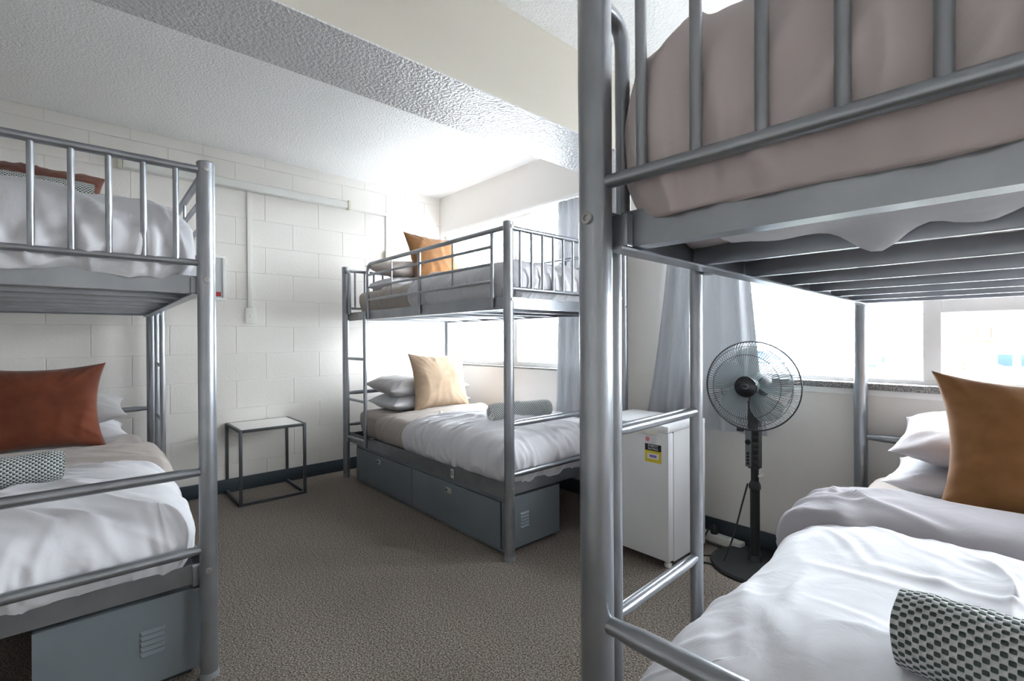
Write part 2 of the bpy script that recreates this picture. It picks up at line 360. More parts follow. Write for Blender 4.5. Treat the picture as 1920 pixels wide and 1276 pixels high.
# ------------------------------------------------------------------ bunk beds
L, W = 1.97, 0.975
PR = 0.026
def bunk(loc, rz, s, ladder, label, dz=0.0):
    "local x from head (0) to foot (L); y from 0 on the ladder side to s*W; ladder end is 'head' or 'foot'"
    b = empty('bunk_bed', (loc[0], loc[1], 0), rz)
    tag(b, label, 'bunk bed', 'silver metal bunk beds')
    Y = lambda y: s * y
    lx = (lambda x: x) if ladder == 'head' else (lambda x: L - x)       # distance from the ladder end
    for px in (0, L):
        for py in (0, W):
            p = MB().tube([(px, Y(py), 0.012), (px, Y(py), 1.676 + dz)], PR, 28).build('post', 'metal', b)
            c = MB().lathe([(PR + 0.0005, 0), (PR + 0.0005, 0.003), (PR * 0.9, 0.007), (PR * 0.5, 0.009)], 28, Matrix.Translation((px, Y(py), 1.676 + dz)))
            c.build('cap', 'metal', p)
            MB().lathe([(PR + 0.0025, 0), (PR + 0.0025, 0.014), (PR + 0.0005, 0.02)], 28, Matrix.Translation((px, Y(py), 0.0))).build('foot_glide', 'cap', p)
            sx = 1 if px else -1
            for z in (1.2965, 0.356, 1.656):
                mt = Matrix.Translation((px + sx * (PR - 0.001), Y(py + (0.004 if py == 0 else -0.004)), z + dz)) @ Matrix.Rotation(sx * R(90), 4, 'Y')
                MB().lathe([(0.0095, 0), (0.0095, 0.003), (0.008, 0.005), (0.0045, 0.0055), (0.004, 0.003)], 18, mt).build('bolt', 'bolt', p)
    for px in (0, L):
        MB().tube([(px, Y(PR * .8), 1.655 + dz), (px, Y(W - PR * .8), 1.655 + dz)], 0.0125, 16).build('end_top_bar', 'metal', b)
        MB().tube([(px, Y(PR * .8), 1.353 + dz), (px, Y(W - PR * .8), 1.353 + dz)], 0.0105, 16).build('end_lower_bar', 'metal', b)
        for i in range(1, 12):
            MB().tube([(px, Y(W * i / 12), 1.355 + dz), (px, Y(W * i / 12), 1.652 + dz)], 0.0082, 12).build('end_bar', 'metal', b)
        for z in (0.674, 0.420):
            a, c = PR * 0.7, W - PR * 0.7
            MB().tube([(px, Y(a), z + dz), (px, Y(a + 0.02), z + dz), (px, Y(a + 0.06), z + dz), (px, Y(c - 0.06), z + dz), (px, Y(c - 0.02), z + dz), (px, Y(c), z + dz)],
                      [0.013, 0.013, 0.016, 0.016, 0.013, 0.013], 18).build('lower_end_bar', 'metal', b)
        sx = 1 if px == 0 else -1
        for z0, z1 in ((1.258, 1.315), (0.298, 0.360)):
            x = px + sx * 0.045
            MB().box(x, x + sx * 0.004, Y(0.018), Y(W - 0.018), z0 + dz, z1 + dz).box(x + sx * 0.004, x + sx * 0.034, Y(0.018), Y(W - 0.018), z0 + dz, z0 + 0.004 + dz).build('end_rail', 'metal', b, smooth=False)
    for z0, z1 in ((1.251, 1.314), (0.289, 0.366)):
        for py, q in ((0, 1), (W, -1)):
            y = py + q * 0.008
            MB().box(PR * 0.5, L - PR * 0.5, Y(y), Y(y + q * 0.004), z0 + dz, z1 + dz).box(PR * .5, L - PR * .5, Y(y + q * 0.004), Y(y + q * 0.032), z0 + dz, z0 + 0.004 + dz).build('side_rail', 'metal', b, smooth=False)
        for i in range(6):
            x = 0.045 + (L - 0.09) * (i + 1) / 7
            MB().cbox(x - 0.010, x + 0.010, Y(0.016), Y(W - 0.016), z0 + 0.006 + dz, z0 + 0.050 + dz, 0.002).build('slat', 'metal', b)
        for px in (0, L):
            sx = 1 if px == 0 else -1
            for py, q in ((0, 1), (W, -1)):
                MB().cbox(px + sx * (PR + 0.001), px + sx * (PR + 0.018), Y(py + q * 0.013), Y(py + q * 0.040), z0 + 0.006 + dz, z1 - 0.006 + dz, 0.002).build('bracket', 'metal', b)
    for i in range(1, 10):
        MB().tube([(0.05, Y(W * i / 10), 1.301 + dz), (L - 0.05, Y(W * i / 10), 1.301 + dz)], 0.0022, 6).build('mesh_wire', 'metal', b)
    # guard on the ladder side, with an entry gap beside the ladder post
    MB().tube(fillet([(lx(0.405), 0, 1.25 + dz), (lx(0.405), 0, 1.657 + dz), (lx(L - PR * .6), 0, 1.657 + dz)], 0.06), 0.0125, 14).build('guard_rail', 'metal', b)
    for z in (1.577, 1.487, 1.396):
        MB().tube([(lx(0.41), 0, z + dz), (lx(L - 0.125), 0, z + dz)], 0.0085, 12).build('guard_bar', 'metal', b)
    for x in (1.128, L - 0.125):
        MB().tube([(lx(x), 0, 1.262 + dz), (lx(x), 0, 1.65 + dz)], 0.0105, 12).build('guard_upright', 'metal', b)
    for x in (0.77, 1.49):
        MB().tube([(lx(x), 0, 1.40 + dz), (lx(x), 0, 1.65 + dz)], 0.005, 10).build('guard_strut', 'metal', b)
    MB().tube(fillet([(lx(PR * 0.5), 0, 1.640 + dz), (lx(0.078), 0, 1.640 + dz), (lx(0.078), 0, 1.30 + dz)], 0.045), 0.0125, 14).build('entry_hoop', 'metal', b)
    # guard on the far side
    MB().tube([(PR * .6, Y(W), 1.657 + dz), (L - PR * .6, Y(W), 1.657 + dz)], 0.0125, 14).build('guard_rail', 'metal', b)
    for z in (1.577, 1.487, 1.396):
        MB().tube([(PR * .6, Y(W), z + dz), (L - PR * .6, Y(W), z + dz)], 0.0085, 12).build('guard_bar', 'metal', b)
    for x in (0.49, 0.985, 1.48):
        MB().tube([(x, Y(W), 1.262 + dz), (x, Y(W), 1.65 + dz)], 0.0105, 12).build('guard_upright', 'metal', b)
    # ladder
    yl = Y(-0.022)
    for x in (0.082, 0.395):
        MB().tube([(lx(x), yl, 0.30 + dz), (lx(x), yl, 1.305 + dz)], 0.0135, 16).build('ladder_rail', 'metal', b)
    for z in (0.955, 0.638, 0.345):
        MB().tube([(lx(0.088), yl, z + dz), (lx(0.12), yl, z + dz), (lx(0.355), yl, z + dz), (lx(0.389), yl, z + dz)], [0.009, 0.011, 0.011, 0.009], 12).build('rung', 'metal', b)
    return b

bed2 = bunk((0.207, -1.040), 0.0, 1, 'head', 'silver metal bunk bed standing lengthwise under the window with grey lockers and numbered rail')
bed1 = bunk((0.150, -2.287), math.atan2(-0.025, 1.97), -1, 'head', 'silver metal bunk bed with rust cushions against the block wall')
B3_RZ = math.atan2(-1.969, 0.072)
bed3 = bunk((3.413, -0.050), B3_RZ, 1, 'foot', 'silver metal bunk bed beside the pedestal fan, head against the granite sill', dz=-0.0135)
# number sticker on the rail, and its tape patch
st = part(MB().box(1.45, 1.478, 0.0065, 0.008, 0.300, 0.352).build('number_sticker', 'lwhite', bed2, smooth=False), 'white sticker with a dark 0')
def text(body, size, mtl, parent, loc, rot, name='lettering', extrude=0.0004, align='CENTER'):
    c = D.curves.new(name, 'FONT'); c.body = body; c.size = size; c.extrude = extrude; c.align_x = align; c.align_y = 'CENTER'; c.resolution_u = 2
    tmp = D.objects.new(name, c); COL.objects.link(tmp)
    bpy.context.view_layer.update()
    me = D.meshes.new_from_object(tmp.evaluated_get(bpy.context.evaluated_depsgraph_get()))
    D.objects.remove(tmp); D.curves.remove(c)
    me.materials.clear(); me.materials.append(M[mtl]); me.name = name
    o = D.objects.new(name, me); COL.objects.link(o); o.parent = parent; o.location = loc; o.rotation_euler = rot
    return o
text('0', 0.040, 'lblack', st, (1.464, 0.0062, 0.326), (R(90), 0, 0))
MB().box(0.13, 0.205, 0.0065, 0.008, 1.252, 1.312).build('tape_patch', 'taupe', bed2, smooth=False)

# ------------------------------------------------------------------ bedding
def fbm(x, y, z, o=3):
    return mn.fractal(Vector((x, y, z)), 1.0, 2.0, o)
def ridge(v): return 1 - abs(v)

def pad(hx, hy, rc, prof, disp, nphi=260, crown=0.0, creases=None):
    "puffy rounded slab: rings of a rounded rectangle from the hem (prof[0]) to the middle"
    ax, ay = hx - rc, hy - rc
    base = []
    per = 4 * (ax + ay) + 2 * math.pi * rc
    segs = [((ax, -ay), (ax, ay), (1, 0)), ((ax, ay), None, 0), ((ax, ay), (-ax, ay), (0, 1)), ((-ax, ay), None, 90),
            ((-ax, ay), (-ax, -ay), (-1, 0)), ((-ax, -ay), None, 180), ((-ax, -ay), (ax, -ay), (0, -1)), ((ax, -ay), None, 270)]
    s0 = 0.0
    for p0, p1, n in segs:
        ln = math.dist(p0, p1) if p1 else rc * math.pi / 2
        k = max(2, round(nphi * ln / per))
        for i in range(k):
            t = i / k
            if p1: base.append(((p0[0] + (p1[0] - p0[0]) * t, p0[1] + (p1[1] - p0[1]) * t), n, s0 + ln * t))
            else:
                a = R(n + 90 * t); base.append((p0, (math.cos(a), math.sin(a)), s0 + ln * t))
        s0 += ln
    N = len(base); mb = MB()
    K = len(prof)
    arc = [0.0]
    for (d0, z0), (d1, z1) in zip(prof, prof[1:]): arc.append(arc[-1] + math.hypot(d1 - d0, z1 - z0))
    rec = []
    for k, (d, z) in enumerate(prof):
        d0, z0 = prof[max(k - 1, 0)]; d1, z1 = prof[min(k + 1, K - 1)]
        td, tz = d1 - d0, z1 - z0; ln = math.hypot(td, tz) or 1
        no, nz = tz / ln, td / ln                       # outward, up
        for (c, n, s) in base:
            if d <= rc: x, y = c[0] + n[0] * (rc - d), c[1] + n[1] * (rc - d)
            else:
                e = d - rc
                x = c[0] * max(ax - e, 0) / ax; y = c[1] * max(ay - e, 0) / ay
            q = disp(x, y, z, s, k / (K - 1), no)
            zc = z + crown * (1 - abs(x / hx) ** 3) * (1 - abs(y / hy) ** 3) * min(1.0, max(0.0, (k / (K - 1) - 0.15) / 0.35))
            mb.v.append((x + n[0] * no * q, y + n[1] * no * q, zc + nz * q))
            rec.append((x, y, s, arc[k], n[0] * no, n[1] * no, nz))
    for k in range(K - 1):
        for j in range(N):
            mb.f.append((k * N + j, k * N + (j + 1) % N, (k + 1) * N + (j + 1) % N, (k + 1) * N + j))
    mb.f.append(tuple(reversed(range(N))))
    if creases:
        A = np.array(rec); h = creases(A[:, 0], A[:, 1], A[:, 2], A[:, 3], np.clip(A[:, 6], 0, 1), s0)
        mb.v = [tuple(p) for p in (np.array(mb.v) + A[:, 4:7] * h[:, None])]
    return mb

def crease_field(seed, ntop, nside, dirx, amp=1.0, hx=0.5, hy=0.45, side_h=0.34, spread=0.5):
    "soft fold strokes: long shallow ones across the top, gathers rising from the hem"
    rnd = random.Random(int(seed * 1000))
    def stroke(u, v, cu, cv, ang, ln, wd, am, bend):
        du, dv = u - cu, v - cv
        a = du * math.cos(ang) + dv * math.sin(ang); b = -du * math.sin(ang) + dv * math.cos(ang) - bend * a * a
        tp = np.clip(1 - (a / ln) ** 2, 0, 1) ** 1.5
        return am * tp * (np.exp(-(b / wd) ** 2) - 0.55 * np.exp(-((b - 1.9 * wd) / (1.2 * wd)) ** 2))
    def f(x, y, s, a, nz, per):
        h = np.zeros_like(x)
        for _ in range(ntop):
            cx, cy = rnd.uniform(-hx, hx) * 0.95, rnd.uniform(-hy, hy) * 0.95
            h += np.clip(nz, 0, 1) * stroke(x, y, cx, cy, dirx + rnd.gauss(0, spread), rnd.uniform(0.10, 0.34), rnd.uniform(0.012, 0.028), rnd.uniform(0.004, 0.011) * amp, rnd.uniform(-1.2, 1.2))
        for _ in range(nside):
            cs = rnd.uniform(0, per); ca = rnd.uniform(-0.02, side_h * 0.55)
            h += np.clip(a / 0.05, 0.2, 1) * stroke(s, a, cs, ca, R(90) + rnd.gauss(0, 0.38), rnd.uniform(0.07, 0.20), rnd.uniform(0.008, 0.018), rnd.uniform(0.003, 0.010) * amp, rnd.uniform(-2, 2))
        return h
    return f

def soft_profile(hy, zb, zt, tuck, sh_d, sh_z, crown, nside=24, nsh=18, ntop=48):
    "hem tucked in at the bottom, side bulging out, rounded shoulder, slightly crowned top"
    pr = []
    zs = zt - crown - sh_z
    for i in range(nside):
        t = i / nside
        pr.append((tuck * (1 - math.sin(t * math.pi / 2)) ** 1.4, zb + (zs - zb) * t))
    for i in range(nsh):
        a = math.pi / 2 * i / nsh
        pr.append((sh_d * (1 - math.cos(a)), zs + sh_z * math.sin(a)))
    for i in range(ntop + 1):
        t = i / ntop
        d = sh_d + (hy - sh_d) * t
        pr.append((d, zt - crown))
    return pr

def duvet_disp(seed, amp=1.0, gather=1.0, dirx=0.5):
    o = seed * 13.7
    def f(x, y, z, s, t, no):
        big = 0.012 * fbm(x * 2.2 + o, y * 2.6, z * 2, 2)
        wx, wy = x + 0.06 * mn.noise(Vector((x * 3 + o, y * 3, 5.0))), y + 0.06 * mn.noise(Vector((x * 3, y * 3 + o, 9.0)))
        u = wx * math.cos(dirx) + wy * math.sin(dirx); v = -wx * math.sin(dirx) + wy * math.cos(dirx)
        r1 = ridge(mn.noise(Vector((u * 1.5 + o, v * 6.5, z * 3)))) ** 7
        r2 = ridge(mn.noise(Vector((u * 3.5 + o, v * 16.0 + 7, z * 6)))) ** 4
        w = 0.024 * r1 * max(0, 0.40 + mn.noise(Vector((x * 2 + o, y * 2, 3.3)))) + 0.007 * r2 * max(0, 0.2 + mn.noise(Vector((x * 2.5, y * 2.5 + o, 1.3))))
        side = max(0.0, no)
        g = math.sin(s * 24 + 5 * mn.noise(Vector((s * 1.6 + o, z * 2, 0.5)))) * (0.5 + 0.8 * abs(mn.noise(Vector((s * 2.3, o, 0)))))
        g2 = ridge(mn.noise(Vector((s * 14 + o, z * 5, 2.2)))) ** 3
        hem = max(0.0, 1 - t * 2.8)
        g3 = ridge(mn.noise(Vector((s * 9 + z * 4 + o, z * 3, 4.4)))) ** 6 * max(0.0, 0.15 + mn.noise(Vector((s * 1.3 + o, 0.2, 6.1))))
        return amp * (big + w) + gather * side * (0.005 * g * (0.35 + hem) + 0.006 * g2 * (0.2 + hem) + 0.012 * g3)
    return f

BEDS = {1: bed1, 2: bed2, 3: bed3}
SGN = {1: -1, 2: 1, 3: 1}
def place(ob, bed, x, y, z, rz=0.0, rx=0.0, ry=0.0):
    "put a thing into a bed's frame (x from head, y from the ladder side)"
    b = BEDS[bed]
    m = Matrix.Translation(b.location) @ Matrix.Rotation(b.rotation_euler.z, 4, 'Z') @ Matrix.Translation((x, SGN[bed] * y, z)) @ Matrix.Rotation(rz, 4, 'Z') @ Matrix.Rotation(ry, 4, 'Y') @ Matrix.Rotation(rx, 4, 'X')
    ob.matrix_world = m
    return ob

def mattress(bed, z0, z1, label, ins=0.062):
    hx, hy = (L - 0.13) / 2, (W - 2 * ins) / 2
    o = seed = bed * 3 + z0
    d = lambda x, y, z, s, t, no: 0.004 * fbm(x * 3 + seed, y * 3, z * 3, 2) + 0.004 * max(0, no) * ridge(mn.noise(Vector((s * 6 + seed, z * 9, 1)))) ** 4
    m = pad(hx, hy, 0.07, soft_profile(hy, 0, z1 - z0, 0.03, 0.045, 0.04, 0.0, 8, 8, 10), d, 150).build('mattress', 'taupe', angle=60, weld=True)
    place(m, bed, L / 2, W / 2, z0)
    tag(m, label, 'mattress', 'sheeted mattresses on the bunks')
    return m

def duvet(bed, z0, zt, x0, x1, label, seed, material='white_cloth', bulge=0.0, hem=0.0, fold=None, foldmat='taupe', foldz=0.012, foldin=-0.012, dirx=0.5, shd=0.105, shz=0.10, amp=1.0, crown=0.05, crease=1.0):
    hx, hy = (x1 - x0) / 2, W / 2 - 0.022 + bulge
    zb = z0 + hem
    m = pad(hx, hy, max(0.085, shd), soft_profile(min(hx, hy), 0, zt - zb, 0.03, shd, shz, crown), duvet_disp(seed, amp, 1.0, dirx), 620, crown, crease_field(seed, 46, 130, dirx + 0.2, amp * crease, hx, hy)).build('duvet', material, angle=180, weld=True)
    place(m, bed, (x0 + x1) / 2, W / 2, zb)
    tag(m, label, 'duvet', 'duvets on the bunks')
    if fold:
        fx0, fx1 = fold
        fh, fy = (fx1 - fx0) / 2, hy - foldin
        fm = pad(fh, fy, 0.07, soft_profile(min(fh, fy) if fh < fy else fy, 0.0, zt - zb + foldz, 0.02, 0.07, min(0.075, shz), crown * 0.9, 10, 10, 14), duvet_disp(seed + 3, 0.8, 0.7, 1.2), 400, crown * 0.9, crease_field(seed + 5, 14, 40, 1.4, 0.8, fh, fy)).build('folded_edge', foldmat, m, angle=180, weld=True)
        fm.location = ((fx0 + fx1) / 2 - (x0 + x1) / 2, 0, 0.0)
        part(fm, 'turned back band of the duvet')
    return m

def pillow_mesh(w, h, t, seed, ear=0.07, wr=1.0, n=44, slump=0.0):
    mb = MB()
    idx = {}
    def P(u, v, sd):
        au, av = abs(u), abs(v)
        x = w / 2 * u * (1 - ear * (1 - v * v) * au ** 2)
        y = h / 2 * v * (1 - ear * (1 - u * u) * av ** 2)
        th = ((1 - au ** 3.2) * (1 - av ** 3.2)) ** 0.62
        z = t / 2 * th
        q = 0
        if 0 < th:
            ang = math.atan2(v, u); rad = math.hypot(u, v)
            q = 0.007 * wr * fbm(x * 6 + seed, y * 6, sd * 3, 2) * th
            edge = max(0, rad - 0.35)
            q += 0.016 * wr * edge * (ridge(mn.noise(Vector((math.cos(ang) * 5 + seed, math.sin(ang) * 5, sd + rad * 0.7)))) ** 4 - 0.3) * min(1, th * 2)
            q += 0.006 * wr * (ridge(mn.noise(Vector((x * 9 + seed, y * 4, sd * 2.0)))) ** 5) * min(1, th * 1.5)
        y2 = y - slump * (1 - v) * th * 0.02
        return (x, y2, sd * (z + q))
    for sd in (1, -1):
        for i in range(n + 1):
            for j in range(n + 1):
                u, v = -1 + 2 * i / n, -1 + 2 * j / n
                u, v = math.sin(u * math.pi / 2) * 0.35 + u * 0.65, math.sin(v * math.pi / 2) * 0.35 + v * 0.65
                border = i in (0, n) or j in (0, n)
                k = (0 if border else sd, i, j)
                if k not in idx: idx[k] = len(mb.v); mb.v.append(P(u, v, sd))
    for sd in (1, -1):
        for i in range(n):
            for j in range(n):
                g = lambda a, b: idx[(0 if (a in (0, n) or b in (0, n)) else sd, a, b)]
                f = (g(i, j), g(i + 1, j), g(i + 1, j + 1), g(i, j + 1))
                mb.f.append(f if sd == 1 else tuple(reversed(f)))
    return mb

def pillow(bed, x, y, z, w, h, t, material, label, seed, rz=0, rx=0, ry=0, cat='pillow', ear=0.06, wr=1.0, name='pillow', group=None):
    o = pillow_mesh(w, h, t, seed, ear, wr).build(name, material, angle=100)
    place(o, bed, x, y, z, rz, rx, ry)
    return tag(o, label, cat, group)

def cushion(bed, x, y, z, material, label, seed, rz, lean, w=0.47, h=0.47, t=0.15, ry=0, ear=0.14):
    o = pillow_mesh(w, h, t, seed, ear, 1.0).build('cushion', material, angle=100)
    b = BEDS[bed]
    # local cushion: x width, y height, z front; stand it up facing the foot, leaning back
    m = Matrix.Translation(b.location) @ Matrix.Rotation(b.rotation_euler.z, 4, 'Z') @ Matrix.Translation((x, SGN[bed] * y, z)) @ Matrix.Rotation(R(90) + rz, 4, 'Z') @ Matrix.Rotation(R(90) - lean, 4, 'X') @ Matrix.Rotation(ry, 4, 'Z')
    o.matrix_world = m
    return tag(o, label, 'cushion', 'scatter cushions on the bunks')

def towel_roll(bed, x, y, z, rz, length, rad, label, seed, flat=1.0):
    turns = 4.2; th = rad / (turns + 0.6); n = 150; na = 46
    mb = MB(); uv = []
    for side in (0, 1):
        for i in range(n + 1):
            a = 2 * math.pi * turns * i / n
            rr = th * 0.55 + (rad - th * 0.55 - th * 0.45) * i / n + (th * 0.45 if side == 0 else -th * 0.42)
            sl = a * (th * 0.55 + (rad - th) * i / n * 0.5)
            for k in range(na + 1):
                t = k / na
                e = abs(2 * t - 1)
                sq = 1 - 0.10 * max(0, e - 0.85) / 0.15
                wob = 0.003 * mn.noise(Vector((t * 5 + seed, a * 0.5, 1))) + 0.0022 * mn.noise(Vector((t * 20, a * 2 + seed, 1)))
                q = (rr * sq + wob)
                end = (t - 0.5) * length + (0.006 * mn.noise(Vector((a * 0.8 + seed, 0.3, k // na))) if k in (0, na) else 0)
                mb.v.append((end, q * math.cos(a - 1.0), q * math.sin(a - 1.0) * flat))
                uv.append((t * length, sl))
    S = (n + 1) * (na + 1); I = lambda sd, i, k: sd * S + i * (na + 1) + k
    for sd in (0, 1):
        for i in range(n):
            for k in range(na): mb.f.append((I(sd, i, k), I(sd, i + 1, k), I(sd, i + 1, k + 1), I(sd, i, k + 1)))
    for i in range(n):
        for k in (0, na): mb.f.append((I(0, i, k), I(0, i + 1, k), I(1, i + 1, k), I(1, i, k)))
    for i in (0, n):
        for k in range(na): mb.f.append((I(0, i, k), I(0, i, k + 1), I(1, i, k + 1), I(1, i, k)))
    mb.uv = uv
    o = mb.build('rolled_towel', 'towel', angle=60)
    place(o, bed, x, y, z, rz)
    return tag(o, label, 'towel', 'rolled checked towels')

UZ, LZ = 1.300, 0.340          # slat tops, upper and lower deck
# --- bed 2, under the window
mattress(2, LZ, 0.535, 'taupe sheeted mattress above the two-door grey locker')
duvet(2, 0.352, 0.605, 0.84, 1.942, 'white duvet on the lower bunk with the beige cushion', 2.1, fold=(0.42, 0.95), foldz=-0.035, foldin=0.012, dirx=0.9)
pillow(2, 0.26, 0.52, 0.60, 0.46, 0.72, 0.15, 'white_cloth', 'white pillow lying under a grey pillow behind the beige cushion', 1.3, wr=0.8)
pillow(2, 0.25, 0.51, 0.725, 0.46, 0.74, 0.16, 'grey_cloth', 'grey pillow stacked on a white pillow behind the beige cushion', 2.6, ry=R(4))
cushion(2, 0.51, 0.555, 0.765, 'beige', 'pale beige suede cushion propped on stacked pillows', 4.2, R(-6), R(14), 0.50, 0.47)
towel_roll(2, 1.545, 0.47, 0.655, R(78), 0.42, 0.062, 'rolled checked towel lying on the duvet with the beige cushion', 0.4)
mattress(2, UZ, 1.475, 'taupe sheeted mattress on the upper bunk below the tan cushion near the corner')
duvet(2, 1.318, 1.545, 0.86, 1.945, 'white duvet on the upper bunk under the window', 5.1, fold=(0.42, 0.95), foldz=-0.03, foldin=0.010, bulge=-0.012, dirx=0.3)
pillow(2, 0.27, 0.50, 1.535, 0.46, 0.72, 0.13, 'white_cloth', 'white pillow at the bottom on the upper bunk under the window', 3.9, wr=0.8)
pillow(2, 0.25, 0.52, 1.665, 0.46, 0.74, 0.14, 'taupe', 'taupe pillow stacked beside the tan cushion on the upper bunk', 6.1, ry=R(10))
cushion(2, 0.45, 0.555, 1.735, 'tan', 'tan suede cushion leaning on the upper bunk beside the taupe pillow', 7.7, R(2), R(22), 0.48, 0.47)
# --- bed 1, by the block wall
mattress(1, LZ, 0.535, 'taupe sheeted mattress on the lower bunk with the rust cushion')
duvet(1, 0.352, 0.595, 0.95, 1.942, 'white duvet with taupe band below the large rust cushion', 8.3, fold=(0.60, 1.20), foldz=0.012, foldin=-0.010, dirx=0.9, amp=1.2)
pillow(1, 0.27, 0.50, 0.60, 0.46, 0.72, 0.14, 'white_cloth', 'white pillow under a grey pillow behind the rust cushion', 5.3)
pillow(1, 0.25, 0.51, 0.725, 0.46, 0.74, 0.15, 'grey_cloth', 'grey pillow on a white pillow behind the rust cushion', 9.6, ry=R(6))
cushion(1, 0.56, 0.49, 0.775, 'rust', 'large rust velvet cushion on the lower bunk', 2.2, R(0), R(14), 0.52, 0.44)
towel_roll(1, 1.38, 0.585, 0.645, R(90), 0.44, 0.062, 'rolled checked towel on the duvet below the rust cushion', 1.9)
mattress(1, UZ, 1.475, 'taupe sheeted mattress on the upper bunk with the dark rust cushion')
duvet(1, 1.318, 1.598, 0.55, 1.945, 'white duvet on the upper bunk with the dark rust cushion', 3.1, bulge=-0.010, dirx=1.0, shd=0.13, shz=0.15, amp=1.3, crown=0.07)
pillow(1, 0.29, 0.50, 1.575, 0.46, 0.72, 0.17, 'white_cloth', 'white pillow at the bottom behind the rust cushion on the upper bunk', 8.1)
pillow(1, 0.30, 0.50, 1.705, 0.46, 0.72, 0.16, 'grey_cloth', 'grey pillow stacked behind the upper rust cushion by the block wall', 8.9)
cushion(1, 0.27, 0.45, 1.880, 'rust', 'dark rust cushion peeking over the upper duvet by the block wall', 6.2, R(0), R(40), 0.47, 0.45)
towel_roll(1, 0.47, 0.49, 1.872, R(90), 0.44, 0.062, 'rolled checked towel in front of the upper rust cushion', 3.3)
# --- bed 3, nearest the fan
mattress(3, LZ - 0.013, 0.522, 'taupe sheeted mattress on the lower bunk beside the fan')
duvet(3, 0.335, 0.612, 0.86, 1.950, 'white duvet with lilac grey band on the lower bunk beside the fan', 1.7, fold=(0.62, 1.02), foldmat='lilac', foldz=0.022, foldin=-0.014, bulge=0.036, dirx=0.25, amp=0.9, shd=0.11, shz=0.11, crown=0.06, crease=0.62)
pillow(3, 0.28, 0.50, 0.600, 0.46, 0.72, 0.11, 'white_cloth', 'white pillow under another white pillow behind the large tan cushion', 7.3)
pillow(3, 0.26, 0.52, 0.735, 0.46, 0.72, 0.15, 'silver_cloth', 'pale pillow on top of a white pillow behind the large tan cushion', 4.8, ry=R(8))
cushion(3, 0.53, 0.540, 0.752, 'tan', 'large tan suede cushion on the lower bunk beside the fan', 11.4, R(4), R(10), 0.52, 0.48, ear=0.17)
towel_roll(3, 1.68, 0.565, 0.668, R(86), 0.46, 0.066, 'rolled checked towel on the duvet beside the large tan cushion', 5.4)
mattress(3, UZ - 0.013, 1.462, 'pale mattress on the upper bunk with the mauve duvet')
duvet(3, 1.286, 1.655, 0.55, 1.960, 'mauve taupe duvet bulging behind the foot bars of the upper bunk', 9.9, material='mauve', bulge=0.018, dirx=0.1, shd=0.12, shz=0.16, amp=1.0, crown=0.075)

# ------------------------------------------------------------------ lockers under the beds
def locker(bed, label, x0=0.165, x1=1.925, y0=0.012, y1=0.415, split=1.012):
    b = BEDS[bed]; s = SGN[bed]
    e = empty('underbed_locker', b.location, b.rotation_euler.z); tag(e, label, 'locker', 'grey lockers under the bunks')
    Y = lambda y: s * y
    MB().box(x0, x1, Y(y0 + 0.012), Y(y1), 0.02, 0.284).build('body', 'locker', e, smooth=False)
    MB().box(x0 + 0.02, x1 - 0.02, Y(y0 + 0.03), Y(y1 - 0.02), 0.0, 0.02).build('plinth', 'dark', e, smooth=False)
    MB().cbox(x0, x1, Y(y0), Y(y0 + 0.012), 0.268, 0.2885, 0.002).build('front_frame', 'locker', e)
    MB().cbox(x1 - 0.03, x1, Y(y0), Y(y0 + 0.012), 0.012, 0.2675, 0.002).build('front_frame', 'locker', e)
    MB().cbox(x0, x1 - 0.031, Y(y0), Y(y0 + 0.012), 0.012, 0.022, 0.002).build('front_frame', 'locker', e)
    for a, c in ((x0 + 0.004, split - 0.012), (split + 0.012, x1 - 0.036)):
        d = MB().cbox(a, c, Y(y0 - 0.004), Y(y0 + 0.010), 0.026, 0.264, 0.002).build('door', 'locker', e)
        m = (a + c) / 2 - 0.03
        l = MB().cbox(m - 0.026, m + 0.030, Y(y0 - 0.010), Y(y0 - 0.004), 0.205, 0.238, 0.002).build('latch', 'chrome', d)
        MB().cbox(m - 0.020, m - 0.008, Y(y0 - 0.013), Y(y0 - 0.0095), 0.214, 0.228, 0.002).build('latch_hole_shade', 'dark', d)  # solid dark block on the latch, its colour stands for shade inside a hole
    MB().cbox(split - 0.010, split + 0.010, Y(y0), Y(y0 + 0.012), 0.0225, 0.2675, 0.002).build('front_frame', 'locker', e)
    for i in range(5):                       # pressed vent louvres on the end
        z = 0.115 + i * 0.017
        MB().add([(x1, Y(y0 + 0.10), z), (x1, Y(y0 + 0.165), z), (x1, Y(y0 + 0.165), z + 0.011), (x1, Y(y0 + 0.10), z + 0.011),
                  (x1 + 0.007, Y(y0 + 0.104), z + 0.001), (x1 + 0.007, Y(y0 + 0.161), z + 0.001)],
                 [(0, 1, 5, 4), (4, 5, 2, 3), (0, 4, 3), (1, 2, 5)]).build('vent_louvre', 'locker', e, smooth=False)
    return e
locker(2, 'grey steel two-door locker under the bunk by the window')
locker(1, 'grey steel locker under the bunk by the block wall')

# ------------------------------------------------------------------ side table
tb = tag(empty('side_table', (0.20, -1.635, 0)), 'small side table with white top and dark square tube frame', 'side table')
tx, ty, tz, q = 0.20, 0.205, 0.505, 0.0095
for sx in (-1, 1):
    for sy in (-1, 1):
        MB().cbox(sx * tx - q, sx * tx + q, sy * ty - q, sy * ty + q, 0, tz, 0.0015).build('leg', 'table_metal', tb)
for z in (q, tz - q):
    for sx in (-1, 1): MB().cbox(sx * tx - q, sx * tx + q, -ty + q, ty - q, z - q, z + q, 0.0015).build('frame_bar', 'table_metal', tb)
    for sy in (-1, 1): MB().cbox(-tx + q, tx - q, sy * ty - q, sy * ty + q, z - q, z + q, 0.0015).build('frame_bar', 'table_metal', tb)
MB().cbox(-tx + q, tx - q, -ty + q, ty - q, tz - 0.014, tz - 0.001, 0.002).build('top', 'table_top', tb)

